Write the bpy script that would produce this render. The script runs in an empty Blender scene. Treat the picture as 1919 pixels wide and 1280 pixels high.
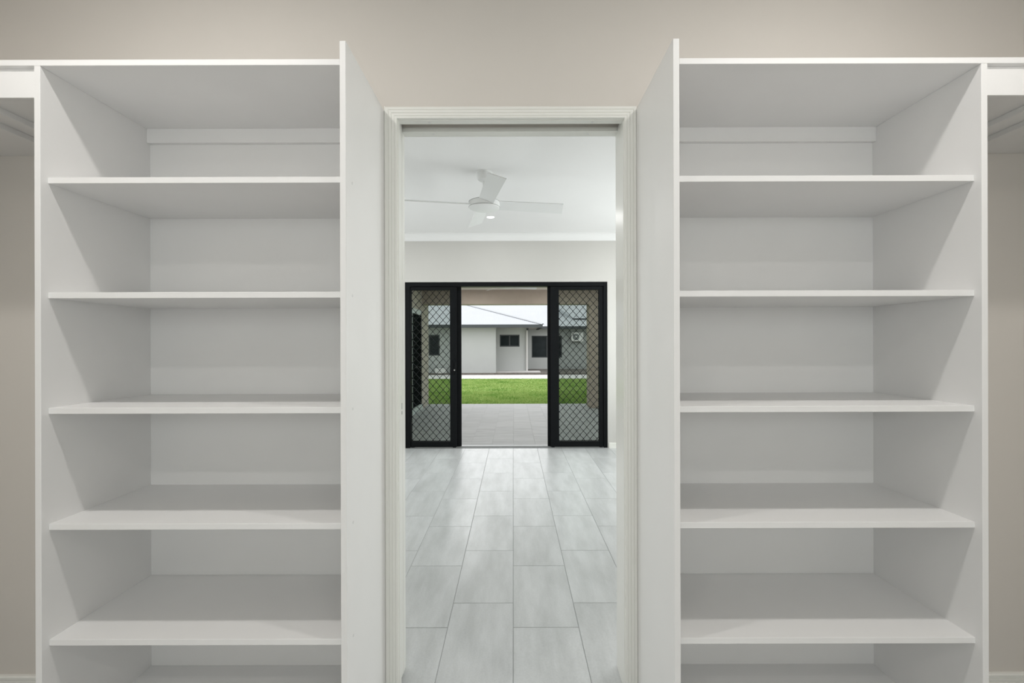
import bpy, bmesh, math, random
from mathutils import Vector, Matrix

random.seed(7)
scene = bpy.context.scene
COL = scene.collection

# ------------------------------------------------------------------ camera
F_PX, CAM_H = 878.0, 1.297
cam_d = bpy.data.cameras.new('camera')
cam = bpy.data.objects.new('camera', cam_d)
COL.objects.link(cam)
cam_d.sensor_fit = 'HORIZONTAL'
cam_d.sensor_width = 36.0
cam_d.lens = F_PX / 1919.0 * 36.0
cam_d.shift_x = -2.5 / 1919.0
cam_d.shift_y = 7.0 / 1919.0
cam_d.clip_start = 0.05
cam_d.clip_end = 200
cam.location = (0, 0, CAM_H)
cam.rotation_euler = (math.pi / 2, 0.0026, 0)
scene.camera = cam

# ------------------------------------------------------------------ world, added fill lamps, exposure
world = bpy.data.worlds.new('overcast_sky')
scene.world = world
world.use_nodes = True
wn = world.node_tree
wn.nodes['Background'].inputs['Color'].default_value = (0.985, 0.985, 1.0, 1)
wn.nodes['Background'].inputs['Strength'].default_value = 2.3

def area_lamp(name, loc, rot, sx, sy, power, color=(1, 1, 1)):
    d = bpy.data.lights.new(name, 'AREA')
    d.shape = 'RECTANGLE'
    d.size, d.size_y = sx, sy
    d.energy = power
    d.color = color
    o = bpy.data.objects.new(name, d)
    COL.objects.link(o)
    o.location = loc
    o.rotation_euler = rot
    return o
# added fill lamps at unseen windows put in behind and beside the picture
area_lamp('added_fill_robe', (0, -1.97, 1.55), (math.radians(90), 0, 0), 2.0, 1.3, 13.5, (1.0, 0.985, 0.97))
area_lamp('added_fill_bedroom_right', (2.33, 4.5, 1.45), (math.radians(90), 0, math.radians(90)), 2.2, 1.4, 51, (1.0, 0.985, 0.985))
area_lamp('added_fill_bedroom_left', (-2.33, 4.5, 1.45), (math.radians(90), 0, math.radians(-90)), 2.2, 1.4, 17, (1.0, 0.985, 0.985))
ROBE_LAMP_W, BEDROOM_LAMP_W, PATIO_FILL_W = 10.6, 3.3, 17.0

vs = scene.view_settings
vs.view_transform = 'Standard'
vs.look = 'None'
vs.exposure = 0.0
vs.gamma = 1.0
vs.use_curve_mapping = False
scene.display_settings.display_device = 'sRGB'
scene.cycles.max_bounces = 6
scene.cycles.diffuse_bounces = 4
scene.cycles.glossy_bounces = 2
scene.cycles.caustics_reflective = False
scene.cycles.caustics_refractive = False
scene.cycles.transparent_max_bounces = 16

# ------------------------------------------------------------------ materials
def new_mat(name):
    m = bpy.data.materials.new(name)
    m.use_nodes = True
    return m, m.node_tree.nodes, m.node_tree.links, m.node_tree.nodes['Principled BSDF']

def paint(name, col, rough=0.5, var=0.02, scale=6.0, bump=0.0, bscale=300.0, spec=0.5, metal=0.0, coord='Object'):
    m, n, l, b = new_mat(name)
    tc = n.new('ShaderNodeTexCoord')
    nz = n.new('ShaderNodeTexNoise')
    nz.inputs['Scale'].default_value = scale
    nz.inputs['Detail'].default_value = 4
    l.new(tc.outputs[coord], nz.inputs['Vector'])
    r = n.new('ShaderNodeValToRGB')
    r.color_ramp.elements[0].position = 0.3
    r.color_ramp.elements[1].position = 0.7
    r.color_ramp.elements[0].color = (*[c * (1 - var) for c in col], 1)
    r.color_ramp.elements[1].color = (*[min(1, c * (1 + var)) for c in col], 1)
    l.new(nz.outputs['Fac'], r.inputs['Fac'])
    l.new(r.outputs['Color'], b.inputs['Base Color'])
    b.inputs['Roughness'].default_value = rough
    b.inputs['Metallic'].default_value = metal
    b.inputs['Specular IOR Level'].default_value = spec
    if bump:
        n2 = n.new('ShaderNodeTexNoise')
        n2.inputs['Scale'].default_value = bscale
        l.new(tc.outputs[coord], n2.inputs['Vector'])
        bp = n.new('ShaderNodeBump')
        bp.inputs['Strength'].default_value = bump
        bp.inputs['Distance'].default_value = 0.002
        l.new(n2.outputs['Fac'], bp.inputs['Height'])
        l.new(bp.outputs['Normal'], b.inputs['Normal'])
    return m

M = {}
M['melamine'] = paint('white_melamine', (0.85, 0.846, 0.84), 0.42, 0.01, 5, 0.05, 500, 0.4)
M['wall'] = paint('beige_wall_paint', (0.675, 0.64, 0.597), 0.75, 0.012, 2.5, 0.08, 350, 0.3)
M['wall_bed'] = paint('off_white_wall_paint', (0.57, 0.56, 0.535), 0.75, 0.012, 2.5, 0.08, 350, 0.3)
M['ceiling'] = paint('ceiling_white', (0.85, 0.85, 0.85), 0.8, 0.008, 2, 0.0, 1, 0.2)
M['trim'] = paint('trim_gloss_white', (0.83, 0.83, 0.79), 0.28, 0.01, 4)
M['fanwhite'] = paint('fan_white', (0.86, 0.87, 0.87), 0.4, 0.005, 4)
M['fanseam'] = paint('fan_seam_grey', (0.22, 0.23, 0.22), 0.5, 0.02, 4)
M['black'] = paint('black_powdercoat', (0.006, 0.007, 0.008), 0.45, 0.1, 40, 0.05, 900, 0.10)
M['alu'] = paint('dull_aluminium', (0.33, 0.34, 0.34), 0.35, 0.05, 30, metal=0.6)
M['steel'] = paint('satin_steel', (0.55, 0.55, 0.55), 0.3, 0.04, 30, metal=1.0)
M['grout'] = paint('grey_grout', (0.36, 0.37, 0.37), 0.85, 0.08, 60)
M['cap'] = paint('cover_cap_white', (0.72, 0.72, 0.715), 0.4, 0.01, 5)
M['beam'] = paint('taupe_render', (0.44, 0.375, 0.315), 0.85, 0.04, 6, 0.2, 200)
M['patio_wall'] = paint('taupe_wall_render', (0.46, 0.41, 0.36), 0.85, 0.03, 5, 0.2, 200)
M['patio_ceil'] = paint('patio_ceiling_paint', (0.86, 0.82, 0.77), 0.8, 0.01, 3)
M['render'] = paint('pale_grey_render', (0.40, 0.415, 0.40), 0.85, 0.02, 1.5, 0.2, 120)
M['gutter'] = paint('slate_grey_gutter', (0.035, 0.042, 0.045), 0.55, 0.05, 8)
M['roof'] = paint('pale_zinc_roof', (0.37, 0.39, 0.41), 0.6, 0.02, 1.2)
M['cap_grey'] = paint('hip_capping_grey', (0.33, 0.35, 0.36), 0.5, 0.03, 3)
M['soffit'] = paint('soffit_cream', (0.5, 0.49, 0.46), 0.8, 0.02, 4)
M['pipe'] = paint('cream_downpipe', (0.5, 0.5, 0.475), 0.5, 0.02, 4)
M['winframe'] = paint('charcoal_window_frame', (0.026, 0.032, 0.033), 0.5, 0.05, 10)
M['concrete'] = paint('pale_concrete', (0.50, 0.49, 0.475), 0.85, 0.05, 1.7, 0.3, 60)
M['mulch'] = paint('grey_brown_mulch', (0.12, 0.11, 0.095), 0.95, 0.35, 5, 0.6, 40)
M['acwhite'] = paint('ac_casing_white', (0.72, 0.72, 0.69), 0.5, 0.01, 5)
M['acdark'] = paint('ac_grille_grey', (0.16, 0.17, 0.17), 0.5, 0.05, 10)
M['paleframe'] = paint('pale_sill_aluminium', (0.50, 0.55, 0.53), 0.4, 0.03, 10)

def tile_mat(name, base, streak, rough, along='Y', mottle=0.10):
    m, n, l, b = new_mat(name)
    tc = n.new('ShaderNodeTexCoord')
    oi = n.new('ShaderNodeObjectInfo')
    add = n.new('ShaderNodeVectorMath'); add.operation = 'MULTIPLY_ADD'
    comb = n.new('ShaderNodeCombineXYZ')
    for k in range(3):
        l.new(oi.outputs['Random'], comb.inputs[k])
    add.inputs[1].default_value = (37.0, 53.0, 11.0)
    l.new(comb.outputs[0], add.inputs[0])
    l.new(tc.outputs['Object'], add.inputs[2])
    mp = n.new('ShaderNodeMapping')
    mp.inputs['Scale'].default_value = (7.0, 1.5, 1.0) if along == 'Y' else (1.6, 14.0, 1.0)
    mp.inputs['Rotation'].default_value = (0, 0, 0.16)
    l.new(add.outputs[0], mp.inputs['Vector'])
    n1 = n.new('ShaderNodeTexNoise')
    n1.inputs['Scale'].default_value = 1.6
    n1.inputs['Detail'].default_value = 6
    n1.inputs['Roughness'].default_value = 0.6
    l.new(mp.outputs[0], n1.inputs['Vector'])
    n2 = n.new('ShaderNodeTexNoise')
    n2.inputs['Scale'].default_value = 130
    n2.inputs['Detail'].default_value = 3
    l.new(add.outputs[0], n2.inputs['Vector'])
    r = n.new('ShaderNodeValToRGB')
    r.color_ramp.elements[0].position = 0.34
    r.color_ramp.elements[1].position = 0.66
    r.color_ramp.elements[0].color = (*streak, 1)
    r.color_ramp.elements[1].color = (*base, 1)
    l.new(n1.outputs['Fac'], r.inputs['Fac'])
    mx = n.new('ShaderNodeMixRGB'); mx.blend_type = 'MULTIPLY'
    mx.inputs['Fac'].default_value = mottle * 2
    l.new(r.outputs['Color'], mx.inputs['Color1'])
    l.new(n2.outputs['Fac'], mx.inputs['Color2'])
    # slight shade difference from tile to tile
    hs = n.new('ShaderNodeHueSaturation')
    mr = n.new('ShaderNodeMapRange')
    mr.inputs['To Min'].default_value = 0.96
    mr.inputs['To Max'].default_value = 1.04
    l.new(oi.outputs['Random'], mr.inputs['Value'])
    l.new(mr.outputs[0], hs.inputs['Value'])
    l.new(mx.outputs[0], hs.inputs['Color'])
    l.new(hs.outputs[0], b.inputs['Base Color'])
    b.inputs['Roughness'].default_value = rough
    bp = n.new('ShaderNodeBump')
    bp.inputs['Strength'].default_value = 0.08
    bp.inputs['Distance'].default_value = 0.001
    l.new(n2.outputs['Fac'], bp.inputs['Height'])
    l.new(bp.outputs['Normal'], b.inputs['Normal'])
    return m
M['tile'] = tile_mat('grey_stone_tile', (0.64, 0.655, 0.66), (0.515, 0.53, 0.53), 0.32)
M['patio_tile'] = tile_mat('patio_stone_tile', (0.41, 0.42, 0.42), (0.32, 0.33, 0.33), 0.65, 'X')

def see_through(name, tint, gloss=0.06, solid=0.0, solid_col=(0.02, 0.02, 0.02)):
    m = bpy.data.materials.new(name)
    m.use_nodes = True
    n, l = m.node_tree.nodes, m.node_tree.links
    n.clear()
    out = n.new('ShaderNodeOutputMaterial')
    t = n.new('ShaderNodeBsdfTransparent'); t.inputs['Color'].default_value = (*tint, 1)
    g = n.new('ShaderNodeBsdfGlossy'); g.inputs['Roughness'].default_value = 0.02
    mx = n.new('ShaderNodeMixShader'); mx.inputs['Fac'].default_value = gloss
    l.new(t.outputs[0], mx.inputs[1]); l.new(g.outputs[0], mx.inputs[2])
    last = mx
    if solid:
        d = n.new('ShaderNodeBsdfDiffuse'); d.inputs['Color'].default_value = (*solid_col, 1)
        m2 = n.new('ShaderNodeMixShader'); m2.inputs['Fac'].default_value = solid
        l.new(mx.outputs[0], m2.inputs[1]); l.new(d.outputs[0], m2.inputs[2])
        last = m2
    l.new(last.outputs[0], out.inputs['Surface'])
    return m
M['glass'] = see_through('clear_glass', (0.93, 0.955, 0.945), 0.015)
M['insect_mesh'] = see_through('insect_mesh', (0.79, 0.81, 0.795), 0.0, 0.12, (0.004, 0.004, 0.004))
M['darkglass'] = None
m, n, l, b = new_mat('dark_window_glass')
nz = n.new('ShaderNodeTexNoise'); nz.inputs['Scale'].default_value = 3.0
tc = n.new('ShaderNodeTexCoord'); l.new(tc.outputs['Object'], nz.inputs['Vector'])
rr = n.new('ShaderNodeValToRGB')
rr.color_ramp.elements[0].color = (0.008, 0.012, 0.012, 1); rr.color_ramp.elements[1].color = (0.022, 0.030, 0.032, 1)
l.new(nz.outputs['Fac'], rr.inputs['Fac']); l.new(rr.outputs[0], b.inputs['Base Color'])
b.inputs['Roughness'].default_value = 0.12
b.inputs['Specular IOR Level'].default_value = 0.08
M['darkglass'] = m

m, n, l, b = new_mat('grass_green')
tc = n.new('ShaderNodeTexCoord')
nz = n.new('ShaderNodeTexNoise'); nz.inputs['Scale'].default_value = 1.3; nz.inputs['Detail'].default_value = 5
n2 = n.new('ShaderNodeTexNoise'); n2.inputs['Scale'].default_value = 16.0; n2.inputs['Detail'].default_value = 2
l.new(tc.outputs['Object'], nz.inputs['Vector']); l.new(tc.outputs['Object'], n2.inputs['Vector'])
mm = n.new('ShaderNodeMath'); mm.operation = 'MULTIPLY_ADD'; mm.inputs[1].default_value = 0.75
mb = n.new('ShaderNodeMath'); mb.operation = 'MULTIPLY'; mb.inputs[1].default_value = 0.45
l.new(nz.outputs['Fac'], mb.inputs[0]); l.new(n2.outputs['Fac'], mm.inputs[0]); l.new(mb.outputs[0], mm.inputs[2])
rr = n.new('ShaderNodeValToRGB')
rr.color_ramp.elements[0].position = 0.40; rr.color_ramp.elements[0].color = (0.050, 0.145, 0.018, 1)
rr.color_ramp.elements[1].position = 0.60; rr.color_ramp.elements[1].color = (0.28, 0.38, 0.12, 1)
em = rr.color_ramp.elements.new(0.50); em.color = (0.135, 0.28, 0.045, 1)
l.new(mm.outputs[0], rr.inputs['Fac']); l.new(rr.outputs[0], b.inputs['Base Color'])
b.inputs['Roughness'].default_value = 0.8
b.inputs['Specular IOR Level'].default_value = 0.1
M['grass'] = m

M['blackglass'] = paint('unlit_room_glass', (0.006, 0.008, 0.008), 0.3, 0.2, 2, spec=0.0)

def lamp_mat(name, strength, color=(1, 1, 1)):
    m, n, l, b = new_mat(name)
    b.inputs['Base Color'].default_value = (0.9, 0.9, 0.9, 1)
    b.inputs['Emission Color'].default_value = (*color, 1)
    b.inputs['Emission Strength'].default_value = strength
    return m
M['led'] = lamp_mat('lit_led_lens', 3.0)

# ------------------------------------------------------------------ helpers
def world_loc(o):
    p = Vector((0, 0, 0))
    while o is not None:
        p += o.location
        o = o.parent
    return p

def empty(name, loc, label=None, cat=None, group=None, kind=None):
    o = bpy.data.objects.new(name, None)
    o.empty_display_size = 0.1
    COL.objects.link(o)
    o.location = loc
    return tag(o, label, cat, group, kind)

def tag(o, label=None, cat=None, group=None, kind=None):
    if label: o['label'] = label
    if cat: o['category'] = cat
    if group: o['group'] = group
    if kind: o['kind'] = kind
    return o

def link_mesh(name, me, mat, parent, pos, label=None):
    """pos is the world position of the object's origin"""
    o = bpy.data.objects.new(name, me)
    COL.objects.link(o)
    if mat is not None and not me.materials:
        me.materials.append(mat)
    if parent is not None:
        o.parent = parent
        o.location = Vector(pos) - world_loc(parent)
    else:
        o.location = pos
    if label: o['label'] = label
    return o

def add_box(bm, x0, x1, y0, y1, z0, z1):
    v = [bm.verts.new(p) for p in ((x0, y0, z0), (x1, y0, z0), (x1, y1, z0), (x0, y1, z0),
                                   (x0, y0, z1), (x1, y0, z1), (x1, y1, z1), (x0, y1, z1))]
    for f in ((0, 3, 2, 1), (4, 5, 6, 7), (0, 1, 5, 4), (1, 2, 6, 5), (2, 3, 7, 6), (3, 0, 4, 7)):
        bm.faces.new([v[i] for i in f])

def mesh_from(bm, name):
    me = bpy.data.meshes.new(name)
    bm.to_mesh(me)
    bm.free()
    return me

def box(name, x0, x1, y0, y1, z0, z1, mat, parent=None, bevel=0.0, label=None):
    cx, cy, cz = (x0 + x1) / 2, (y0 + y1) / 2, z0
    bm = bmesh.new()
    add_box(bm, x0 - cx, x1 - cx, y0 - cy, y1 - cy, 0, z1 - z0)
    if bevel:
        bmesh.ops.bevel(bm, geom=list(bm.edges), offset=bevel, segments=1, affect='EDGES')
    return link_mesh(name, mesh_from(bm, name), mat, parent, (cx, cy, cz), label)

def boxes(name, lst, mat, parent=None):
    bm = bmesh.new()
    for a in lst:
        add_box(bm, *a)
    return link_mesh(name, mesh_from(bm, name), mat, parent, (0, 0, 0) if parent is None else (0, 0, 0))

def lathe(name, prof, mat, parent, pos, seg=40, smooth=True, axis='Z'):
    """prof: list of (r, h) revolved about the axis through pos"""
    bm = bmesh.new()
    rings = []
    for r, h in prof:
        ring = []
        if r < 1e-6:
            ring = [bm.verts.new((0, 0, h))]
        else:
            for i in range(seg):
                a = 2 * math.pi * i / seg
                ring.append(bm.verts.new((r * math.cos(a), r * math.sin(a), h)))
        rings.append(ring)
    for a, b_ in zip(rings, rings[1:]):
        for i in range(seg):
            j = (i + 1) % seg
            if len(a) == 1 and len(b_) == 1:
                continue
            if len(a) == 1:
                bm.faces.new((a[0], b_[i], b_[j]))
            elif len(b_) == 1:
                bm.faces.new((a[i], a[j], b_[0]))
            else:
                bm.faces.new((a[i], a[j], b_[j], b_[i]))
    bmesh.ops.recalc_face_normals(bm, faces=bm.faces)
    if axis == 'Y':
        bmesh.ops.rotate(bm, verts=bm.verts, matrix=Matrix.Rotation(math.radians(90), 3, 'X'))
    elif axis == 'X':
        bmesh.ops.rotate(bm, verts=bm.verts, matrix=Matrix.Rotation(math.radians(90), 3, 'Y'))
    if smooth:
        for f in bm.faces:
            f.smooth = True
        for e in bm.edges:
            if len(e.link_faces) == 2 and e.calc_face_angle() > math.radians(35):
                e.smooth = False
    return link_mesh(name, mesh_from(bm, name), mat, parent, pos)

def strip(name, prof, origin, du, dd, dl, length, mat, parent=None, m0=0.0, m1=0.0):
    """extrude a profile [(u, d)] along dl; m0/m1 shift the two ends in proportion to u (mitres)"""
    du, dd, dl = Vector(du), Vector(dd), Vector(dl)
    bm = bmesh.new()
    a = [bm.verts.new(du * u + dd * d + dl * (m0 * u)) for u, d in prof]
    b_ = [bm.verts.new(du * u + dd * d + dl * (length + m1 * u)) for u, d in prof]
    k = len(prof)
    for i in range(k):
        j = (i + 1) % k
        bm.faces.new((a[i], a[j], b_[j], b_[i]))
    bm.faces.new(a)
    bm.faces.new(list(reversed(b_)))
    bmesh.ops.recalc_face_normals(bm, faces=bm.faces)
    return link_mesh(name, mesh_from(bm, name), mat, parent, origin)

def P(px, py, Y):
    """point seen at pixel (px, py) of the photograph at depth Y, used to take measurements"""
    return Vector(((px - 962) / F_PX * Y, Y, CAM_H - (py - 647) / F_PX * Y))

# ------------------------------------------------------------------ main dimensions
YW0, YW1 = 1.760, 1.886        # wall between robe and bedroom
YF0, YF1 = 5.900, 6.060        # bedroom's outer wall
XL, XR = -2.25, 2.25
RL, RR = -2.0, 2.0             # robe side walls
YB = -1.90
CEIL = 2.70                    # bedroom ceiling
RCEIL = 2.83                   # robe ceiling
PATIO_Z = -0.09

# ================================================================== STRUCTURE
def tile_field(parent, x_lines, rows, x0, x1, y0, y1, ztop, thick, mat, grout):
    """x_lines: list of (left, right) columns; rows(col) -> list of cut lines; tiles cut to the field, meshes shared by size"""
    cache = {}
    for ci, (a, b_) in enumerate(x_lines):
        a2, b2 = max(a, x0), min(b_, x1)
        if b2 - a2 < 0.03:
            continue
        for c, d in rows(ci):
            c2, d2 = max(c, y0), min(d, y1)
            if d2 - c2 < 0.03:
                continue
            w, h = round(b2 - a2 - grout, 4), round(d2 - c2 - grout, 4)
            if (w, h) not in cache:
                bm = bmesh.new()
                add_box(bm, -w / 2, w / 2, -h / 2, h / 2, -thick, 0)
                top = [e for e in bm.edges if all(v.co.z > -1e-6 for v in e.verts)]
                bmesh.ops.bevel(bm, geom=top, offset=0.0012, segments=1, affect='EDGES')
                cache[(w, h)] = mesh_from(bm, 'tile')
            link_mesh('tile', cache[(w, h)], mat, parent, ((a2 + b2) / 2, (c2 + d2) / 2, ztop))

PX_, PY_ = 0.3015, 0.6015
floor = box('floor', XL, XR, YB, YF0, -0.12, -0.0022, M['grout'])
tag(floor, 'pale grey stone-look floor tiles running from robe to patio door', kind='structure')
cols = [(-0.004 + k * PX_, -0.004 + (k + 1) * PX_) for k in range(-8, 8)]
def floor_rows(ci):
    off = 2.1535 if (ci - 8) % 2 == 0 else 2.358
    return [(off + k * PY_, off + (k + 1) * PY_) for k in range(-8, 8)]
tile_field(floor, cols, floor_rows, XL, XR, YB, YF0, 0.0, 0.010, M['tile'], 0.0028)

# wall between robe and bedroom, hollow where the door slides away
wall_front = boxes('wall_front', [
    (0.432, XR, YW0, YW1, 0, RCEIL), (XL, -1.40, YW0, YW1, 0, RCEIL),
    (-1.40, -0.447, YW0, YW0 + 0.030, 0, 2.25), (-1.40, -0.457, 1.850, YW1, 0, 2.25),
    (-0.447, 0.432, YW0, YW0 + 0.027, 2.158, 2.25), (-0.457, 0.432, 1.850, YW1, 2.158, 2.25),
    (-1.40, 0.432, YW0, YW1, 2.25, RCEIL)], M['wall'])
tag(wall_front, 'beige painted wall above and behind the white shelving', kind='structure')

def window_wall(name, x0, x1, y0, y1, op, mat, label, CEIL=CEIL):
    """a wall along x or y with one opening op=(a0, a1, z0, z1)"""
    a0, a1, z0, z1 = op
    if x1 - x0 > y1 - y0:
        l = [(x0, a0, y0, y1, 0, CEIL), (a1, x1, y0, y1, 0, CEIL), (a0, a1, y0, y1, 0, z0), (a0, a1, y0, y1, z1, CEIL)]
    else:
        l = [(x0, x1, y0, a0, 0, CEIL), (x0, x1, a1, y1, 0, CEIL), (x0, x1, a0, a1, 0, z0), (x0, x1, a0, a1, z1, CEIL)]
    return tag(boxes(name, l, mat), label, kind='structure')
window_wall('wall_back', XL, XR, YB - 0.12, YB, (-1.05, 1.05, 0.85, 2.2), M['wall'], 'beige robe wall with an added fill window behind the camera', RCEIL)  # opening added so a fill lamp can light the robe
tag(box('wall_left', RL - 0.12, RL, YB, YW0, 0, RCEIL, M['wall']), 'beige side wall at the left end of the robe', kind='structure')
tag(box('wall_right', RR, RR + 0.12, YB, YW0, 0, RCEIL, M['wall']), 'beige side wall at the right end of the robe', kind='structure')
window_wall('wall_bedroom_right', XR, XR + 0.12, YW1, YF1, (3.35, 5.65, 0.7, 2.2), M['wall_bed'], 'off-white bedroom side wall on the right')
window_wall('wall_bedroom_left', XL - 0.12, XL, YW1, YF1, (3.35, 5.65, 0.7, 2.2), M['wall_bed'], 'off-white bedroom side wall on the left')
DX0, DX1, DZ = -1.366, 1.187, 2.095
wall_far = boxes('wall_far', [(XL, DX0, YF0, YF1, 0, CEIL), (DX1, XR, YF0, YF1, 0, CEIL), (DX0, DX1, YF0, YF1, DZ, CEIL)], M['wall_bed'])
tag(wall_far, 'off-white far bedroom wall around the black patio door', kind='structure')
tag(box('ceiling', XL - 0.12, XR + 0.12, YW1, YF1, CEIL, CEIL + 0.15, M['ceiling']), 'flat white plaster bedroom ceiling with fan and downlight', kind='structure')
tag(box('ceiling', XL - 0.12, XR + 0.12, YB - 0.12, YW1, RCEIL, RCEIL + 0.15, M['ceiling']), 'flat white plaster ceiling of the robe', kind='structure')

def pane_window(name, axis, pos, a0, a1, z0, z1, label):  # glazes the unseen windows added for the fill lamps
    r = empty(name, (pos, (a0 + a1) / 2, z0) if axis == 'X' else ((a0 + a1) / 2, pos, z0), label, kind='structure')
    t = 0.05
    def bx(nm, u0, u1, zz0, zz1, th, mat):
        if axis == 'X':
            return box(nm, pos - th, pos + th, u0, u1, zz0, zz1, mat, r)
        return box(nm, u0, u1, pos - th, pos + th, zz0, zz1, mat, r)
    for u0, u1, zz0, zz1 in ((a0, a0 + t, z0, z1), (a1 - t, a1, z0, z1), (a0 + t, a1 - t, z0, z0 + t), (a0 + t, a1 - t, z1 - t, z1)):
        bx('window_frame', u0, u1, zz0, zz1, 0.03, M['black'])
    bx('pane', a0 + t, a1 - t, z0 + t, z1 - t, 0.003, M['glass'])
pane_window('fill_window_1', 'Y', YB - 0.05, -1.05, 1.05, 0.85, 2.2, 'unseen black framed robe window added behind the camera for fill')
pane_window('fill_window_2', 'X', XR + 0.05, 3.35, 5.65, 0.7, 2.2, 'unseen black framed window added in the right bedroom wall for fill')
pane_window('fill_window_3', 'X', XL - 0.05, 3.35, 5.65, 0.7, 2.2, 'unseen black framed window added in the left bedroom wall for fill')

# ------------------------------------------------------------------ door lining, architrave, cavity sliding door
HZ = 2.140
lin = empty('trim_1', (0, YW0, 0), 'white split door lining with a slot in its head', kind='structure')
box('jamb', 0.414, 0.432, YW0 - 0.003, YW1 + 0.003, 0, HZ + 0.018, M['trim'], lin, 0.0008)
box('jamb', -0.447, -0.429, YW0 - 0.003, 1.787, 0, HZ + 0.018, M['trim'], lin, 0.0008)
box('jamb', -0.457, -0.437, 1.850, YW1 + 0.003, 0, HZ + 0.018, M['trim'], lin, 0.0008)
box('head_lining', -0.429, 0.414, YW0 - 0.003, 1.787, HZ, HZ + 0.018, M['trim'], lin, 0.0008)
box('head_lining', -0.437, 0.414, 1.850, YW1 + 0.003, HZ, HZ + 0.018, M['trim'], lin, 0.0008)
for x, y in ((-0.315, 1.772), (0.300, 1.772), (-0.315, 1.868), (0.300, 1.868)):
    lathe('screw_cap', [(0, -0.0022), (0.0040, -0.0020), (0.0055, 0.0)], M['cap'], lin, (x, y, HZ), 14)
box('door_track', -1.38, 0.412, 1.800, 1.836, 2.205, 2.235, M['alu'], lin)

def fluted(w, t):
    g, d = 0.0013, 0.0018
    pr = [(0, 0), (0, t - 0.002), (0.002, t)]
    for u in (0.009, 0.020, 0.032):
        if u + g < w - 0.004:
            pr += [(u - g, t), (u - g * 0.4, t - d), (u + g * 0.4, t - d), (u + g, t)]
    pr += [(w - 0.003, t), (w, t - 0.003), (w, 0)]
    return pr
arch = empty('trim_2', (0, YW0 - 0.003, 0), 'white fluted architrave framing the doorway between the shelves', kind='structure')
AZ = HZ + 0.003
strip('architrave', fluted(0.0484, 0.016), (-0.4315, YW0, 0), (-1, 0, 0), (0, -1, 0), (0, 0, 1), AZ, M['trim'], arch, 0, 1)
strip('architrave', fluted(0.0451, 0.016), (0.4165, YW0, 0), (1, 0, 0), (0, -1, 0), (0, 0, 1), AZ, M['trim'], arch, 0, 1)
strip('architrave', fluted(0.0445, 0.016), (-0.4315, YW0, AZ), (0, 0, 1), (0, -1, 0), (1, 0, 0), 0.848, M['trim'], arch, -1, 1)
# the bedroom side
strip('architrave', fluted(0.06, 0.016), (-0.4395, YW1, 0), (-1, 0, 0), (0, 1, 0), (0, 0, 1), AZ, M['trim'], arch, 0, 1)
strip('architrave', fluted(0.06, 0.016), (0.4165, YW1, 0), (1, 0, 0), (0, 1, 0), (0, 0, 1), AZ, M['trim'], arch, 0, 1)
strip('architrave', fluted(0.06, 0.016), (-0.4395, YW1, AZ), (0, 0, 1), (0, 1, 0), (1, 0, 0), 0.856, M['trim'], arch, -1, 1)

door1 = empty('door_1', (-0.86, 1.818, 0), 'white cavity sliding door pushed back into the wall pocket', kind='structure')
box('door_leaf', -1.275, -0.4345, 1.800, 1.836, 0.012, 2.20, M['trim'], door1, 0.001)
lt = box('latch_plate', -0.4345, -0.4330, 1.807, 1.829, 1.022, 1.104, M['trim'], door1, 0.0004, 'small latch plate on the door edge')
box('finger_pull', -0.4330, -0.4322, 1.8155, 1.8205, 1.050, 1.074, M['alu'], lt)
box('latch_slot', -0.4330, -0.4322, 1.814, 1.822, 1.030, 1.042, M['alu'], lt)
box('floor_guide', -0.452, -0.438, 1.806, 1.830, 0.0, 0.011, M['black'], door1, label='small black guide at the foot of the door')

# ------------------------------------------------------------------ baseboards and cornice
def skirt_prof(h, t):
    return [(0, 0), (0, t), (h - 0.030, t), (h - 0.029, t - 0.003), (h - 0.025, t - 0.003), (h - 0.024, t),
            (h - 0.018, t), (h - 0.017, t - 0.003), (h - 0.013, t - 0.003), (h - 0.012, t), (h - 0.004, t), (h, t - 0.004), (h, 0)]
def skirt(name, org, dl, dd, length, label):
    return tag(strip(name, skirt_prof(0.066, 0.014), org, (0, 0, 1), dd, dl, length, M['trim']), label, kind='structure')
skirt('baseboard_left', (RL, YW0, 0), (1, 0, 0), (0, -1, 0), 2.0 - 1.379, 'low white grooved baseboard in the left hanging bay')
skirt('baseboard_right', (1.368, YW0, 0), (1, 0, 0), (0, -1, 0), 2.0 - 1.368, 'low white grooved baseboard in the right hanging bay')
skirt('baseboard_far', (DX1 + 0.012, YF0, 0), (1, 0, 0), (0, -1, 0), XR - DX1 - 0.012, 'short white baseboard right of the black patio door')
skirt('baseboard_far', (XL, YF0, 0), (1, 0, 0), (0, -1, 0), DX0 - 0.012 - XL, 'short white baseboard left of the black patio door')
cove = [(0, 0), (0.09, 0), (0.09, 0.006)] + [(0.084 - 0.078 * math.sin(a), 0.084 - 0.078 * math.cos(a)) for a in [i * math.pi / 2 / 8 for i in range(9)]] + [(0.006, 0.09), (0, 0.09)]
tag(strip('trim_3', cove, (XL, YF0, CEIL), (0, 0, -1), (0, -1, 0), (1, 0, 0), XR - XL, M['ceiling']), 'white coved cornice along the far bedroom wall', kind='structure')
tag(strip('trim_4', cove, (XL, YW1, CEIL), (0, 0, -1), (1, 0, 0), (0, 1, 0), YF0 - YW1, M['ceiling'], None, 0, 0), 'white coved cornice along the left bedroom wall', kind='structure')
tag(strip('trim_5', cove, (XR, YW1, CEIL), (0, 0, -1), (-1, 0, 0), (0, 1, 0), YF0 - YW1, M['ceiling'], None, 0, 0), 'white coved cornice along the right bedroom wall', kind='structure')

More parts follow.
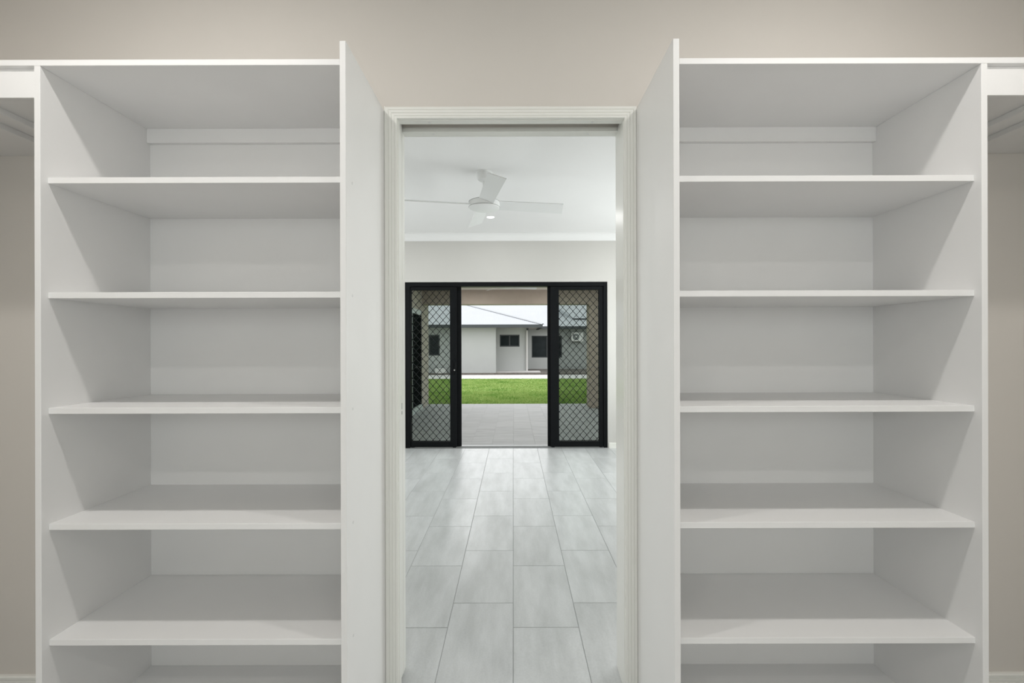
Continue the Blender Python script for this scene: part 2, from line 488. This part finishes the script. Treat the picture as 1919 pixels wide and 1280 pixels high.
# ------------------------------------------------------------------ black patio door set
door2 = empty('door_2', (0, YF0 + 0.05, 0), 'black aluminium frame of the wide sliding patio door', kind='structure')
fy0, fy1 = YF0 + 0.012, YF1 - 0.01
box('frame_jamb', DX0 + 0.002, -1.306, fy0, fy1, 0, DZ - 0.003, M['black'], door2, 0.002)
box('frame_jamb', 1.140, DX1 - 0.002, fy0, fy1, 0, DZ - 0.003, M['black'], door2, 0.002)
box('frame_head', -1.306, 1.140, fy0, fy1, 2.043, DZ - 0.003, M['black'], door2, 0.002)
sl = box('sill', -1.306, 1.140, fy0 + 0.01, fy1 + 0.03, -0.02, 0.004, M['alu'], door2, 0.001, 'dull grey aluminium sill track')
for yy in (5.942, 5.990):
    box('track_rail', -1.306, 1.140, yy - 0.003, yy + 0.003, 0.004, 0.010, M['alu'], sl)

def wavy_grille(name, x0, x1, z0, z1, y, x_node, z_node, parent):
    """curved-diamond grille: flat wavy bars that touch at nodes"""
    px, pz = 0.0430, 0.0490            # half pitches
    bm = bmesh.new()
    hw, hd = 0.0027, 0.005
    def bar(pts):
        prev = None
        for i, p in enumerate(pts):
            a = pts[max(i - 1, 0)]; b_ = pts[min(i + 1, len(pts) - 1)]
            d = Vector((b_[0] - a[0], b_[1] - a[1])).normalized()
            nn = Vector((-d.y, d.x)) * hw
            ring = [bm.verts.new((p[0] + s * nn.x, y + t * hd, p[1] + s * nn.y)) for s, t in ((-1, -1), (1, -1), (1, 1), (-1, 1))]
            if prev:
                for k in range(4):
                    bm.faces.new((prev[k], prev[(k + 1) % 4], ring[(k + 1) % 4], ring[k]))
            else:
                bm.faces.new(ring)
            prev = ring
        bm.faces.new(prev)
    k0 = int(math.floor((x0 - x_node) / px)) - 1
    k1 = int(math.ceil((x1 - x_node) / px)) + 1
    nstep = int((z1 - z0) / pz * 6)
    for k in range(k0, k1):
        xc = x_node + (k + 0.5) * px
        run = []
        for i in range(nstep + 1):
            z = z0 + (z1 - z0) * i / nstep
            ph = math.pi * (z - z_node) / pz
            s = math.cos(ph) * (-1 if k % 2 == 0 else 1)
            # rounder than a plain zig-zag, straighter than a sine
            s = 2 / math.pi * math.asin(0.965 * s) / 0.8311
            x = xc + s * (px / 2 - 0.001)
            if x0 <= x <= x1:
                run.append((x, z))
            else:
                if len(run) > 1: bar(run)
                run = []
        if len(run) > 1: bar(run)
    # welded nodes
    j0 = int(math.floor((z0 - z_node) / pz)); j1 = int(math.ceil((z1 - z_node) / pz))
    for k in range(k0, k1 + 1):
        for j in range(j0, j1 + 1):
            if (k + j) % 2: continue
            x, z = x_node + k * px, z_node + j * pz
            if x0 + 0.004 < x < x1 - 0.004 and z0 + 0.006 < z < z1 - 0.006:
                add_box(bm, x - 0.0048, x + 0.0048, y - hd - 0.001, y + hd + 0.001, z - 0.0075, z + 0.0075)
    return link_mesh(name, mesh_from(bm, name), M['black'], parent, (0, 0, 0))

def screen_door(x0, x1, sl_w, sr_w, xn, zn, label):
    r = empty('screen_door', ((x0 + x1) / 2, 5.942, 0.010), label, 'screen door', 'sliding security screens of the patio door')
    ya, yb = 5.928, 5.956
    zb, zt = 0.012, 2.041
    ix0, ix1, iz0, iz1 = x0 + sl_w, x1 - sr_w, 0.080, 1.998
    box('stile', x0, ix0, ya, yb, zb, zt, M['black'], r, 0.0015)
    box('stile', ix1, x1, ya, yb, zb, zt, M['black'], r, 0.0015)
    box('top_rail', ix0, ix1, ya, yb, iz1, zt, M['black'], r, 0.0015)
    box('bottom_rail', ix0, ix1, ya, yb, zb, iz0, M['black'], r, 0.0015)
    wavy_grille('diamond_grille', ix0, ix1, iz0, iz1, 5.938, xn, zn, r)
    box('insect_mesh', ix0, ix1, 5.9475, 5.9485, iz0, iz1, M['insect_mesh'], r)
    for x in (x0 + 0.03, x1 - 0.03):
        box('roller_guide', x - 0.02, x + 0.02, ya - 0.004, yb + 0.002, 0.0045, 0.016, M['black'], r, 0.001)
    return r
sL = screen_door(-1.304, -0.718, 0.006, 0.084, P(773, 548.8, 5.938).x, P(773, 548.8, 5.938).z, 'black diamond-grille screen door with oval lock left of the opening')
sR = screen_door(0.470, 1.138, 0.108, 0.052, P(1054.7, 547.1, 5.938).x, P(1054.7, 547.1, 5.938).z, 'black diamond-grille screen door without a lock right of the opening')

def glass_door(x0, x1, label, dash):
    r = empty('glass_door', ((x0 + x1) / 2, 5.990, 0.010), label, 'glass door', 'sliding glass panels behind the screens')
    ya, yb, zb, zt, w = 5.972, 6.008, 0.012, 2.041, 0.070
    box('stile', x0, x0 + w if x0 > 0 else x0 + 0.006, ya, yb, zb, zt, M['black'], r, 0.002)
    box('stile', x1 - w if x0 < 0 else x1 - 0.05, x1, ya, yb, zb, zt, M['black'], r, 0.002)
    gx0 = x0 + w if x0 > 0 else x0 + 0.006
    gx1 = x1 - w if x0 < 0 else x1 - 0.05
    box('top_rail', gx0, gx1, ya, yb, 2.000, zt, M['black'], r, 0.002)
    box('bottom_rail', gx0, gx1, ya, yb, zb, 0.079, M['black'], r, 0.002)
    pane = box('pane', gx0, gx1, 5.987, 5.993, 0.079, 2.000, M['glass'], r)
    # visibility marking: a row of fine pale dashes between two hairlines
    zc = 1.018
    x = gx0 + 0.05
    mk = [(gx0 + 0.05, gx1 - 0.01, 5.9862, 5.9868, zc + 0.011, zc + 0.0125), (gx0 + 0.05, gx1 - 0.01, 5.9862, 5.9868, zc - 0.0125, zc - 0.011)]
    while x < gx1 - 0.05:
        mk.append((x, x + 0.022, 5.9862, 5.9868, zc - 0.003, zc + 0.003))
        x += 0.045
    bm = bmesh.new()
    for a in mk: add_box(bm, *a)
    link_mesh('safety_marking', mesh_from(bm, 'safety_marking'), M['alu'], pane, (0, 0, 0), 'thin grey safety dashes on the glass')
    return r
glass_door(-1.304, -0.664, 'sliding glass panel behind the left screen door', True)
glass_door(0.436, 1.138, 'sliding glass panel behind the right screen door', True)

# oval lock on the left screen
hz, hx = P(855, 688, 5.925).z, -0.7585
bm = bmesh.new()
ring0, ring1 = [], []
for i in range(36):
    a = 2 * math.pi * i / 36
    ring0.append(bm.verts.new((0.036 * math.cos(a), 0, 0.092 * math.sin(a))))
    ring1.append(bm.verts.new((0.031 * math.cos(a), -0.010, 0.086 * math.sin(a))))
for i in range(36):
    j = (i + 1) % 36
    bm.faces.new((ring0[i], ring0[j], ring1[j], ring1[i]))
bm.faces.new(ring1); bm.faces.new(list(reversed(ring0)))
bmesh.ops.recalc_face_normals(bm, faces=bm.faces)
lockp = link_mesh('lock_plate', mesh_from(bm, 'lock_plate'), M['black'], sL, (hx, 5.928, hz))
box('pull_handle', hx - 0.027, hx - 0.013, 5.896, 5.918, hz - 0.060, hz + 0.060, M['black'], lockp, 0.004)
lathe('key_cylinder', [(0.0, 0.008), (0.009, 0.008), (0.009, 0.0)], M['steel'], lockp, (hx + 0.014, 5.918, hz - 0.036), 18, axis='Y')

# ------------------------------------------------------------------ patio: floor, wall with side door, beam, pillar, ceiling
PYE = 11.10
patio = box('floor_patio', -2.01, 4.6, YF1, PYE, -0.32, PATIO_Z - 0.0025, M['grout'])
tag(patio, 'grey stone tiles of the covered patio outside the door', kind='structure')
pcols = [(0.0 + k * PX_, (k + 1) * PX_) for k in range(-7, 16)]
def patio_rows(ci):
    off = 6.76 - (0.2 if ci % 2 else 0.0)
    return [(off + k * PY_, off + (k + 1) * PY_) for k in range(-3, 9)]
tile_field(patio, pcols, patio_rows, -2.01, 4.6, YF1 + 0.002, PYE, PATIO_Z, 0.010, M['patio_tile'], 0.004)

wpl = boxes('wall_patio_left', [(-2.25, -2.01, YF1, 7.75, -0.32, 2.52), (-2.25, -2.01, 10.26, PYE, -0.32, 2.52), (-2.25, -2.01, 7.75, 10.26, 2.05, 2.52),
                                (-2.25, -2.01, 7.75, 10.26, -0.32, -0.08)], M['patio_wall'])
tag(wpl, 'taupe rendered wall at the left side of the patio', kind='structure')
d3 = empty('door_3', (-2.05, 9.0, -0.08), 'black glazed sliding door in the left patio wall', kind='structure')
box('frame_jamb', -2.10, -2.005, 7.75, 7.82, -0.08, 2.05, M['black'], d3)
box('frame_jamb', -2.10, -2.005, 10.18, 10.26, -0.08, 2.05, M['black'], d3)
box('meeting_stile', -2.09, -2.015, 9.20, 9.28, 0.02, 1.95, M['black'], d3)
box('frame_head', -2.10, -2.000, 7.82, 10.18, 1.95, 2.05, M['paleframe'], d3, label='pale head of the side door frame')
box('sill', -2.12, -1.985, 7.75, 10.26, -0.088, 0.02, M['paleframe'], d3, label='pale aluminium sill of the side door')
box('pane', -2.065, -2.055, 7.82, 9.20, 0.02, 1.95, M['blackglass'], d3)
box('pane', -2.045, -2.035, 9.28, 10.18, 0.02, 1.95, M['blackglass'], d3)
box('stile_edge', -2.012, -2.000, 9.285, 9.315, 0.02, 1.95, M['paleframe'], d3, label='pale edge strip of the side door')

tag(box('ceiling_patio', -2.25, 4.6, YF1, PYE + 0.25, 2.52, 2.62, M['patio_ceil']), 'cream lining under the patio roof', kind='structure')
tag(box('patio_beam', -2.01, 4.6, 10.35, 10.65, 2.205, 2.52, M['beam']), 'taupe rendered beam across the open side of the patio', kind='structure')
tag(box('patio_pillar', 1.67, 2.03, 10.32, 10.68, PATIO_Z, 2.205, M['beam'], None, 0.006), 'taupe rendered square pillar seen through the right screen', kind='structure')
tag(box('patio_pillar', 4.24, 4.60, 10.32, 10.68, PATIO_Z, 2.205, M['beam'], None, 0.006), 'taupe rendered pillar at the far right patio corner', kind='structure')

# ------------------------------------------------------------------ garden ground
GZ = -0.15
tag(box('ground_lawn', -14, 14, PYE, 20.1, -0.4, GZ, M['grass']), 'green soil under the lawn grass', kind='structure')
tag(box('ground_path', -14, 14, 20.1, 22.7, -0.4, GZ + 0.012, M['concrete']), 'pale concrete path beyond the lawn', kind='structure')
tag(box('ground_bed', -14, 14, 22.7, 40, -0.4, GZ - 0.01, M['mulch']), 'bare dark soil strip along the neighbouring house', kind='structure')
tag(box('ground_outer', -14, 14, -6, PYE, -0.8, -0.42, M['concrete']), 'low ground around and under the house', kind='structure')

# grass blades
vts, fcs = [], []
rg = random.Random(3)
def blades(nb, xa, xb, ya, yb, hmin, hmax, wid):
    for _ in range(nb):
        x, y = rg.uniform(xa, xb), rg.uniform(ya, yb)
        a = rg.uniform(0, math.pi); h = rg.uniform(hmin, hmax); lean = rg.uniform(-0.03, 0.03); lean2 = rg.uniform(-0.03, 0.03)
        dx, dy = math.cos(a) * wid, math.sin(a) * wid
        i = len(vts)
        vts.extend(((x - dx, y - dy, GZ), (x + dx, y + dy, GZ), (x + lean, y + lean2, GZ + h)))
        fcs.append((i, i + 1, i + 2))
blades(52000, -2.9, 3.1, PYE + 0.01, 14.5, 0.02, 0.050, 0.006)
blades(50000, -4.6, 4.8, 14.5, 20.08, 0.02, 0.045, 0.009)
me = bpy.data.meshes.new('lawn_grass')
me.from_pydata(vts, [], fcs)
lg = link_mesh('lawn_grass', me, M['grass'], None, (0, 0, 0))
tag(lg, 'short bright green lawn between patio and concrete path', 'grass', kind='stuff')

# mulch and bark pieces in the bed
vts, fcs = [], []
for _ in range(3500):
    x, y = rg.uniform(-6, 6), rg.uniform(22.74, 24.17)
    s = rg.uniform(0.02, 0.06); h = rg.uniform(0.015, 0.05); a = rg.uniform(0, 6.28)
    i = len(vts)
    for k in range(3):
        vts.append((x + s * math.cos(a + k * 2.1), y + s * math.sin(a + k * 2.1), GZ - 0.012))
    vts.append((x, y, GZ - 0.01 + h))
    fcs.extend(((i, i + 1, i + 3), (i + 1, i + 2, i + 3), (i + 2, i, i + 3)))
me = bpy.data.meshes.new('garden_mulch')
me.from_pydata(vts, [], fcs)
tag(link_mesh('garden_mulch', me, M['mulch'], None, (0, 0, 0)), 'dark bark chips strewn along the foot of the house', 'mulch', kind='stuff')

# ================================================================== SHELVING
BT = 0.0176
SHELF_Z = [1.791, 1.455, 1.117, 0.778, 0.440]     # tops
def shelving(side, label):
    # side -1 left, +1 right: inner partition, outer panel positions
    if side < 0:
        p_in, p_out, o_in, o_out, wall = -0.480, -0.4976, -1.3588, -1.3765, RL
        ptop = 2.174
    else:
        p_in, p_out, o_in, o_out, wall = 0.4617, 0.4793, 1.3478, 1.3655, RR
        ptop = 2.178
    yf, yb = 1.347, YW0
    r = empty('shelving_unit', ((p_in + o_out) / 2, (yf + yb) / 2, 0), label, 'shelving', 'open white shelving units beside the doorway')
    def B(nm, xa, xb, *a, **k):
        return box(nm, min(xa, xb), max(xa, xb), *a, **k)
    pt = B('partition', p_in, p_out, yf, yb, 0, ptop, M['melamine'], r, bevel=0.0008)
    op = B('side_panel', o_in, o_out, yf, yb, 0, 2.104, M['melamine'], r, bevel=0.0008)
    tb = B('top_board', p_out, wall, yf, yb, 2.104, 2.1215, M['melamine'], None, bevel=0.0008)
    tag(tb, 'long white top board over the %s shelves and hanging bay' % ('left' if side < 0 else 'right'), 'top board', 'top boards over the shelving')
    for z in SHELF_Z:
        B('shelf', p_out, o_in, 1.369, 1.7555, z - BT, z, M['melamine'], r, bevel=0.0007)
        lathe('cover_cap', [(0.0045, 0.0), (0.0045, 0.0004), (0, 0.0005)], M['cap'], pt, (p_in, 1.400, z - BT / 2), 14, axis='X') 
    B('bottom_board', p_out, o_in, 1.369, 1.7555, 0.101 - BT, 0.101, M['melamine'], r, bevel=0.0007)
    B('kick_board', p_out, o_in, 1.405, 1.422, 0, 0.101 - BT, M['melamine'], r)
    B('back_panel', p_out, o_in, 1.7555, 1.7595, 0.084, 2.104, M['melamine'], r)
    B('back_rail', p_out, o_in, 1.738, 1.7555, 2.051, 2.104, M['melamine'], r, bevel=0.0007)
    return r
shelving(-1, 'white open shelving unit left of the doorway')
shelving(1, 'white open shelving unit right of the doorway')

def pelmet(side, label):
    xo = -1.3765 if side < 0 else 1.3655
    xw = RL if side < 0 else RR
    r = empty('wardrobe_pelmet', ((xo + xw) / 2, 1.55, 2.0), label, 'pelmet', 'boxed pelmets over the hanging bays')
    a, b_ = min(xo, xw), max(xo, xw)
    box('fascia', a, b_, 1.349, 1.365, 2.013, 2.089, M['melamine'], r, 0.0008)
    box('filler', a, b_, 1.362, 1.374, 2.089, 2.1035, M['melamine'], r)
    box('soffit_board', a, b_, 1.365, YW0 - 0.0005, 2.013, 2.029, M['melamine'], r)
    for x in (1.545, 1.650):
        x *= side
        box('cleat', x - 0.012, x + 0.012, 1.372, YW0 - 0.001, 1.995, 2.013, M['melamine'], r, 0.001)
pelmet(-1, 'white boxed pelmet at the left edge beyond the shelves')
pelmet(1, 'white boxed pelmet at the right edge beyond the shelves')

# ================================================================== CEILING FANS
def ceiling_fan(loc, ceil_z, ang0, label, n=4, L=0.66, zoff=0.0, group='white ceiling fans'):
    cx, cy = loc
    r = empty('ceiling_fan', (cx, cy, ceil_z), label, 'ceiling fan', group)
    drop = zoff
    lathe('canopy', [(0, 0), (0.066, 0), (0.066, -0.004), (0.062, -0.006), (0.062, -0.030), (0.052, -0.062), (0.030, -0.076), (0, -0.076)], M['fanwhite'], r, (cx, cy, ceil_z))
    zt, zb = ceil_z - 0.238 - drop, ceil_z - 0.287 - drop
    lathe('down_rod', [(0.0, 0), (0.0125, 0), (0.0125, zt - ceil_z + 0.07), (0, zt - ceil_z + 0.07)], M['fanwhite'], r, (cx, cy, ceil_z - 0.07), 20)
    mt = lathe('motor_housing', [(0, 0.016), (0.05, 0.014), (0.118, 0.002), (0.124, -0.004), (0.125, zb - zt + 0.002), (0.120, zb - zt + 0.001), (0, zb - zt + 0.001)], M['fanwhite'], r, (cx, cy, zt))
    lathe('seam', [(0.1262, 0.0), (0.1262, -0.0022), (0.120, -0.0022), (0.120, 0.0)], M['fanseam'], mt, (cx, cy, zb + 0.003))
    lathe('seam', [(0.1258, 0.0), (0.1258, -0.0016), (0.120, -0.0016), (0.120, 0.0)], M['fanseam'], mt, (cx, cy, zt - 0.003))
    lathe('bottom_cap', [(0.1245, 0), (0.123, -0.006), (0.10, -0.016), (0.06, -0.023), (0, -0.026)], M['fanwhite'], r, (cx, cy, zb + 0.001))
    zc = (zt + zb) / 2 + 0.001
    for k in range(n):
        a = ang0 + k * 2 * math.pi / n
        d = Vector((math.cos(a), math.sin(a), 0)); lft = Vector((-math.sin(a), math.cos(a), 0))
        pitch = math.radians(19)
        across = lft * math.cos(pitch) - Vector((0, 0, 1)) * math.sin(pitch)
        up = across.cross(d) * -1
        bm = bmesh.new()
        rows = []
        for i in range(9):
            t = i / 8
            rad = 0.105 + (L - 0.105) * t
            hw = 0.058 + 0.008 * t
            sk = 0.012 * t
            row = []
            for s, th in ((-1, -1), (1, -1), (1, 1), (-1, 1)):
                row.append(bm.verts.new(d * (rad + (sk if s > 0 else -sk) * (1 if i == 8 else 0)) + across * (s * hw) + up * (th * 0.0035)))
            rows.append(row)
        for ra, rb in zip(rows, rows[1:]):
            for q in range(4):
                bm.faces.new((ra[q], ra[(q + 1) % 4], rb[(q + 1) % 4], rb[q]))
        bm.faces.new(rows[0]); bm.faces.new(rows[-1])
        bmesh.ops.recalc_face_normals(bm, faces=bm.faces)
        link_mesh('blade', mesh_from(bm, 'blade'), M['fanwhite'], r, (cx, cy, zc))
    return r
ceiling_fan((-0.233, 3.80), CEIL, math.atan2(-0.98, 0.19), 'white four-blade ceiling fan under the bedroom ceiling')
ceiling_fan((-0.13, 7.92), 2.52, math.atan2(0.54, -0.29), 'white ceiling fan under the patio roof beyond the open door', zoff=-0.045, L=0.62)

# ================================================================== DOWNLIGHTS
def downlight(x, y, z, label, power, size=0.09, group=None, color=(1, 1, 1), spread=math.pi):
    r = empty('downlight', (x, y, z), label, 'downlight', group)
    lathe('trim_ring', [(0.040, -0.001), (0.050, -0.003), (0.053, -0.001), (0.053, 0.0)], M['ceiling'], r, (x, y, z), 28)
    lathe('lens', [(0, -0.0016), (0.041, -0.0016), (0.041, 0.0)], M['led'], r, (x, y, z), 28)
    d = bpy.data.lights.new('downlight_lamp', 'AREA')
    d.shape = 'DISK'; d.size = size; d.energy = power; d.color = color; d.spread = spread
    o = bpy.data.objects.new('downlight_lamp', d)
    COL.objects.link(o); o.parent = r; o.location = (0, 0, -0.004)
    return r
downlight(-0.245, 5.13, CEIL, 'small lit downlight in the ceiling just beyond the fan', BEDROOM_LAMP_W, group='bedroom downlights')
for x, y, w in ((-1.45, 5.13, 'left of the fan near the patio door'), (1.35, 5.13, 'right of the fan near the patio door'), (-1.45, 2.6, 'left of the doorway near the robe'), (1.35, 2.6, 'right of the doorway near the robe')):
    downlight(x, y, CEIL, 'added unseen bedroom downlight ' + w, BEDROOM_LAMP_W, group='bedroom downlights')  # unseen lamps added to brighten the bedroom
for x in (-1.07, 1.07):
    downlight(x, 0.77, RCEIL, 'recessed robe downlight above the %s shelving unit' % ('left' if x < 0 else 'right'), ROBE_LAMP_W, group='robe downlights', color=(1.0, 0.97, 0.93), spread=math.radians(172))
    downlight(x, -1.05, RCEIL, 'recessed robe downlight behind the camera on the %s' % ('left' if x < 0 else 'right'), ROBE_LAMP_W * 0.65, group='robe downlights', color=(1.0, 0.97, 0.93), spread=math.radians(172))
for x, y, w in ((-0.9, 7.0, 'beside the bedroom door'), (1.3, 7.0, 'right of the bedroom door'), (-0.9, 9.3, 'near the left wall'), (1.3, 9.3, 'near the pillar')):
    downlight(x, y, 2.52, 'added unseen patio downlight ' + w, PATIO_FILL_W, group='added patio fill lights')  # unseen lamps added to lift patio floor, beam and ceiling

# ================================================================== NEIGHBOURING HOUSE
house = empty('neighbour_house', (0, 26, GZ), 'pale rendered single-storey house with grey metal roof across the lawn', 'house')
XC = -0.928
def house_wall(nm, lst):
    return boxes(nm, lst, M['render'], house)
w1x0, w1x1 = P(803.5, 0, 24.7).x, P(824, 0, 24.7).x
w1z0, w1z1 = P(0, 666, 24.7).z, P(0, 627, 24.7).z
house_wall('wall', [(-13, w1x0, 24.7, 25.0, -0.3, 2.25), (w1x1, XC, 24.7, 26.0, -0.3, 2.25), (w1x0, w1x1, 24.7, 25.0, -0.3, w1z0), (w1x0, w1x1, 24.7, 25.0, w1z1, 2.25)])
w2x0, w2x1 = P(936.5, 0, 26).x, P(973.7, 0, 26).x
w2z0, w2z1 = P(0, 649.7, 26).z, P(0, 627.3, 26).z
XD = P(989, 0, 26).x
house_wall('wall', [(XC, w2x0, 26.0, 26.3, -0.3, 2.25), (w2x1, XD, 26.0, 28.6, -0.3, 2.25), (w2x0, w2x1, 26.0, 26.3, -0.3, w2z0), (w2x0, w2x1, 26.0, 26.3, w2z1, 2.25)])
w3x0, w3x1 = P(996.3, 0, 28.6).x, P(1053, 0, 28.6).x
w3z0, w3z1 = P(0, 670.3, 28.6).z, P(0, 629.3, 28.6).z
house_wall('wall', [(XD, w3x0, 28.6, 28.9, -0.3, 2.3), (w3x1, 13, 28.6, 28.9, -0.3, 2.3), (w3x0, w3x1, 28.6, 28.9, -0.3, w3z0), (w3x0, w3x1, 28.6, 28.9, w3z1, 2.3)])
def house_window(x0, x1, z0, z1, y, mull):
    f = boxes('window', [(x0, x0 + 0.06, y - 0.02, y + 0.08, z0, z1), (x1 - 0.06, x1, y - 0.02, y + 0.08, z0, z1),
                         (x0 + 0.06, x1 - 0.06, y - 0.02, y + 0.08, z0, z0 + 0.06), (x0 + 0.06, x1 - 0.06, y - 0.02, y + 0.08, z1 - 0.06, z1)]
              + [(mx - 0.035, mx + 0.035, y - 0.01, y + 0.08, z0 + 0.06, z1 - 0.06) for mx in mull], M['winframe'], house)
    xs = [x0 + 0.06] + [v for mx in mull for v in (mx - 0.035, mx + 0.035)] + [x1 - 0.06]
    for a, b_ in zip(xs[::2], xs[1::2]):
        box('pane', a, b_, y + 0.035, y + 0.045, z0 + 0.06, z1 - 0.06, M['darkglass'], f)
house_window(w1x0, w1x1, w1z0, w1z1, 24.72, [])
house_window(w2x0, w2x1, w2z0, w2z1, 26.02, [(w2x0 + w2x1) / 2])
house_window(w3x0, w3x1, w3z0, w3z1, 28.62, [P(1025, 0, 28.6).x])
# gutters, soffits
GX = P(1017, 0, 24.1).x
box('gutter', -13, GX, 24.05, 24.20, 2.205, 2.365, M['gutter'], house)
box('gutter', GX - 0.15, GX, 24.20, 28.0, 2.205, 2.365, M['gutter'], house)
box('gutter', GX - 0.6, 13, 27.95, 28.10, 2.265, 2.425, M['gutter'], house)
box('soffit', -13, GX - 0.15, 24.2, 28.5, 2.25, 2.27, M['soffit'], house)
box('soffit', GX - 0.15, 13, 28.1, 28.7, 2.30, 2.32, M['soffit'], house)
dp = P(987.5, 0, 25.9)
lathe('downpipe', [(0.0, -0.2), (0.06, -0.2), (0.06, 2.12), (0, 2.12)], M['pipe'], house, (dp.x - 0.01, 25.93, 0), 16)
lathe('downpipe', [(0.0, 0.0), (0.05, 0.0), (0.06, 0.11), (0, 0.11)], M['gutter'], house, (dp.x + 0.03, 25.80, 2.12), 16)

def corrugated(nm, xs, eave_y, eave_z, slope, ytop, mat):
    """ribbed roof sheet rising away from the eave; ytop(x) gives the plan end"""
    bm = bmesh.new()
    pit = 0.10
    n_ = int((xs[1] - xs[0]) / pit) * 4
    prev = None
    for i in range(n_ + 1):
        x = xs[0] + i * pit / 4
        h = (0.0, 0.006, 0.012, 0.006)[i % 4]
        ye = max(ytop(x), eave_y + 0.01)
        a = bm.verts.new((x, eave_y, eave_z + h))
        b_ = bm.verts.new((x, ye, eave_z + h + slope * (ye - eave_y)))
        if prev:
            bm.faces.new((prev[0], a, b_, prev[1]))
        prev = (a, b_)
    return link_mesh(nm, mesh_from(bm, nm), mat, house, (0, 0, 0))
K = 0.32
corrugated('roof', (-13, GX + 0.02), 24.08, 2.36, K, lambda x: min(29.1, 24.08 + (GX + 0.02 - x)), M['roof'])
corrugated('roof', (-13, 13), 27.98, 2.42, K, lambda x: 36.5, M['roof'])
# hip end of the front wing
bm = bmesh.new()
vv = [bm.verts.new(p) for p in ((GX + 0.02, 24.08, 2.36), (GX + 0.02, 34.1, 2.36), (GX + 0.02 - 5.02, 29.1, 2.36 + K * 5.02))]
bm.faces.new(vv)
link_mesh('roof', mesh_from(bm, 'roof'), M['roof'], house, (0, 0, 0))
# hip capping
bm = bmesh.new()
a, b_ = Vector((GX + 0.02, 24.06, 2.385)), Vector((GX + 0.02 - 5.02, 29.1, 2.385 + K * 5.02))
dd = (b_ - a).normalized(); sd = Vector((dd.y, -dd.x, 0)).normalized() * 0.10
rng = [[bm.verts.new(p + o) for o in (-sd - Vector((0, 0, 0.02)), Vector((0, 0, 0.035)), sd - Vector((0, 0, 0.02)))] for p in (a, b_)]
for q in range(3):
    bm.faces.new((rng[0][q], rng[0][(q + 1) % 3], rng[1][(q + 1) % 3], rng[1][q]))
link_mesh('hip_capping', mesh_from(bm, 'hip_capping'), M['cap_grey'], house, (0, 0, 0))
# raised rear roof at the right
uy = 29.5
ux, uz = P(1075, 0, uy).x, P(0, 597, uy).z
box('gutter', ux, 13, uy - 0.12, uy, uz - 0.10, uz, M['gutter'], house)
bm = bmesh.new()
q = [(ux, uy - 0.05, uz), (13, uy - 0.05, uz), (13, uy + 2.2, uz + 1.24), (ux - 1.3, uy + 2.2, uz + 1.24)]
tp = [bm.verts.new(p) for p in q]
bt = [bm.verts.new((p[0], p[1], p[2] - (0.08 if k < 2 else 0.7))) for k, p in enumerate(q)]
bm.faces.new(tp); bm.faces.new(list(reversed(bt)))
for k in range(4):
    bm.faces.new((tp[k], bt[k], bt[(k + 1) % 4], tp[(k + 1) % 4]))
bmesh.ops.recalc_face_normals(bm, faces=bm.faces)
link_mesh('roof', mesh_from(bm, 'roof'), M['roof'], house, (0, 0, 0))
# vent pipe
vp = P(1060, 575, 32.5)
lathe('vent_pipe', [(0, 0), (0.07, 0), (0.07, 0.75), (0.10, 0.75), (0.10, 0.83), (0, 0.83)], M['gutter'], house, (vp.x, 32.5, 3.75), 14)

# outdoor air conditioner on the wall
acl, acr = P(1070.5, 0, 28.4).x, P(1092.5, 0, 28.4).x
acz0, acz1 = P(0, 640, 28.4).z, P(0, 623.5, 28.4).z
ac = empty('air_conditioner', ((acl + acr) / 2, 28.4, acz0), 'white outdoor air conditioner unit bracketed to the house wall', 'air conditioner')
box('casing', acl, acr, 28.26, 28.56, acz0, acz1, M['acwhite'], ac, 0.01)
fc = (acl + (acr - acl) * 0.38, 28.255, (acz0 + acz1) / 2)
lathe('fan_grille', [(0, 0.01), (0.19, 0.01), (0.20, 0.0)], M['acdark'], ac, fc, 28, axis='Y')
lathe('fan_hub', [(0, 0.02), (0.055, 0.02), (0.06, 0.01)], M['acwhite'], ac, fc, 20, axis='Y')
for x in (acl + 0.12, acr - 0.12):
    box('bracket', x - 0.02, x + 0.02, 28.25, 28.6, acz0 - 0.05, acz0, M['acwhite'], ac)

# low pale box beside the house wall, slab by the recess
u0, u1 = P(816, 0, 24.4).x, P(836, 0, 24.4).x
ub = empty('utility_box', ((u0 + u1) / 2, 24.4, GZ - 0.01), 'low pale box on the ground against the house wall', 'utility box')
box('body', u0, u1, 24.25, 24.55, GZ - 0.01, 0.07, M['acwhite'], ub, 0.015)
box('lid', u0 - 0.015, u1 + 0.015, 24.235, 24.565, 0.07, 0.10, M['acwhite'], ub, 0.008)
tag(box('ground_slab', XC, P(1012, 0, 25.4).x, 24.9, 26.0, -0.3, -0.115, M['concrete']), 'pale concrete slab at the recess of the house', kind='structure')
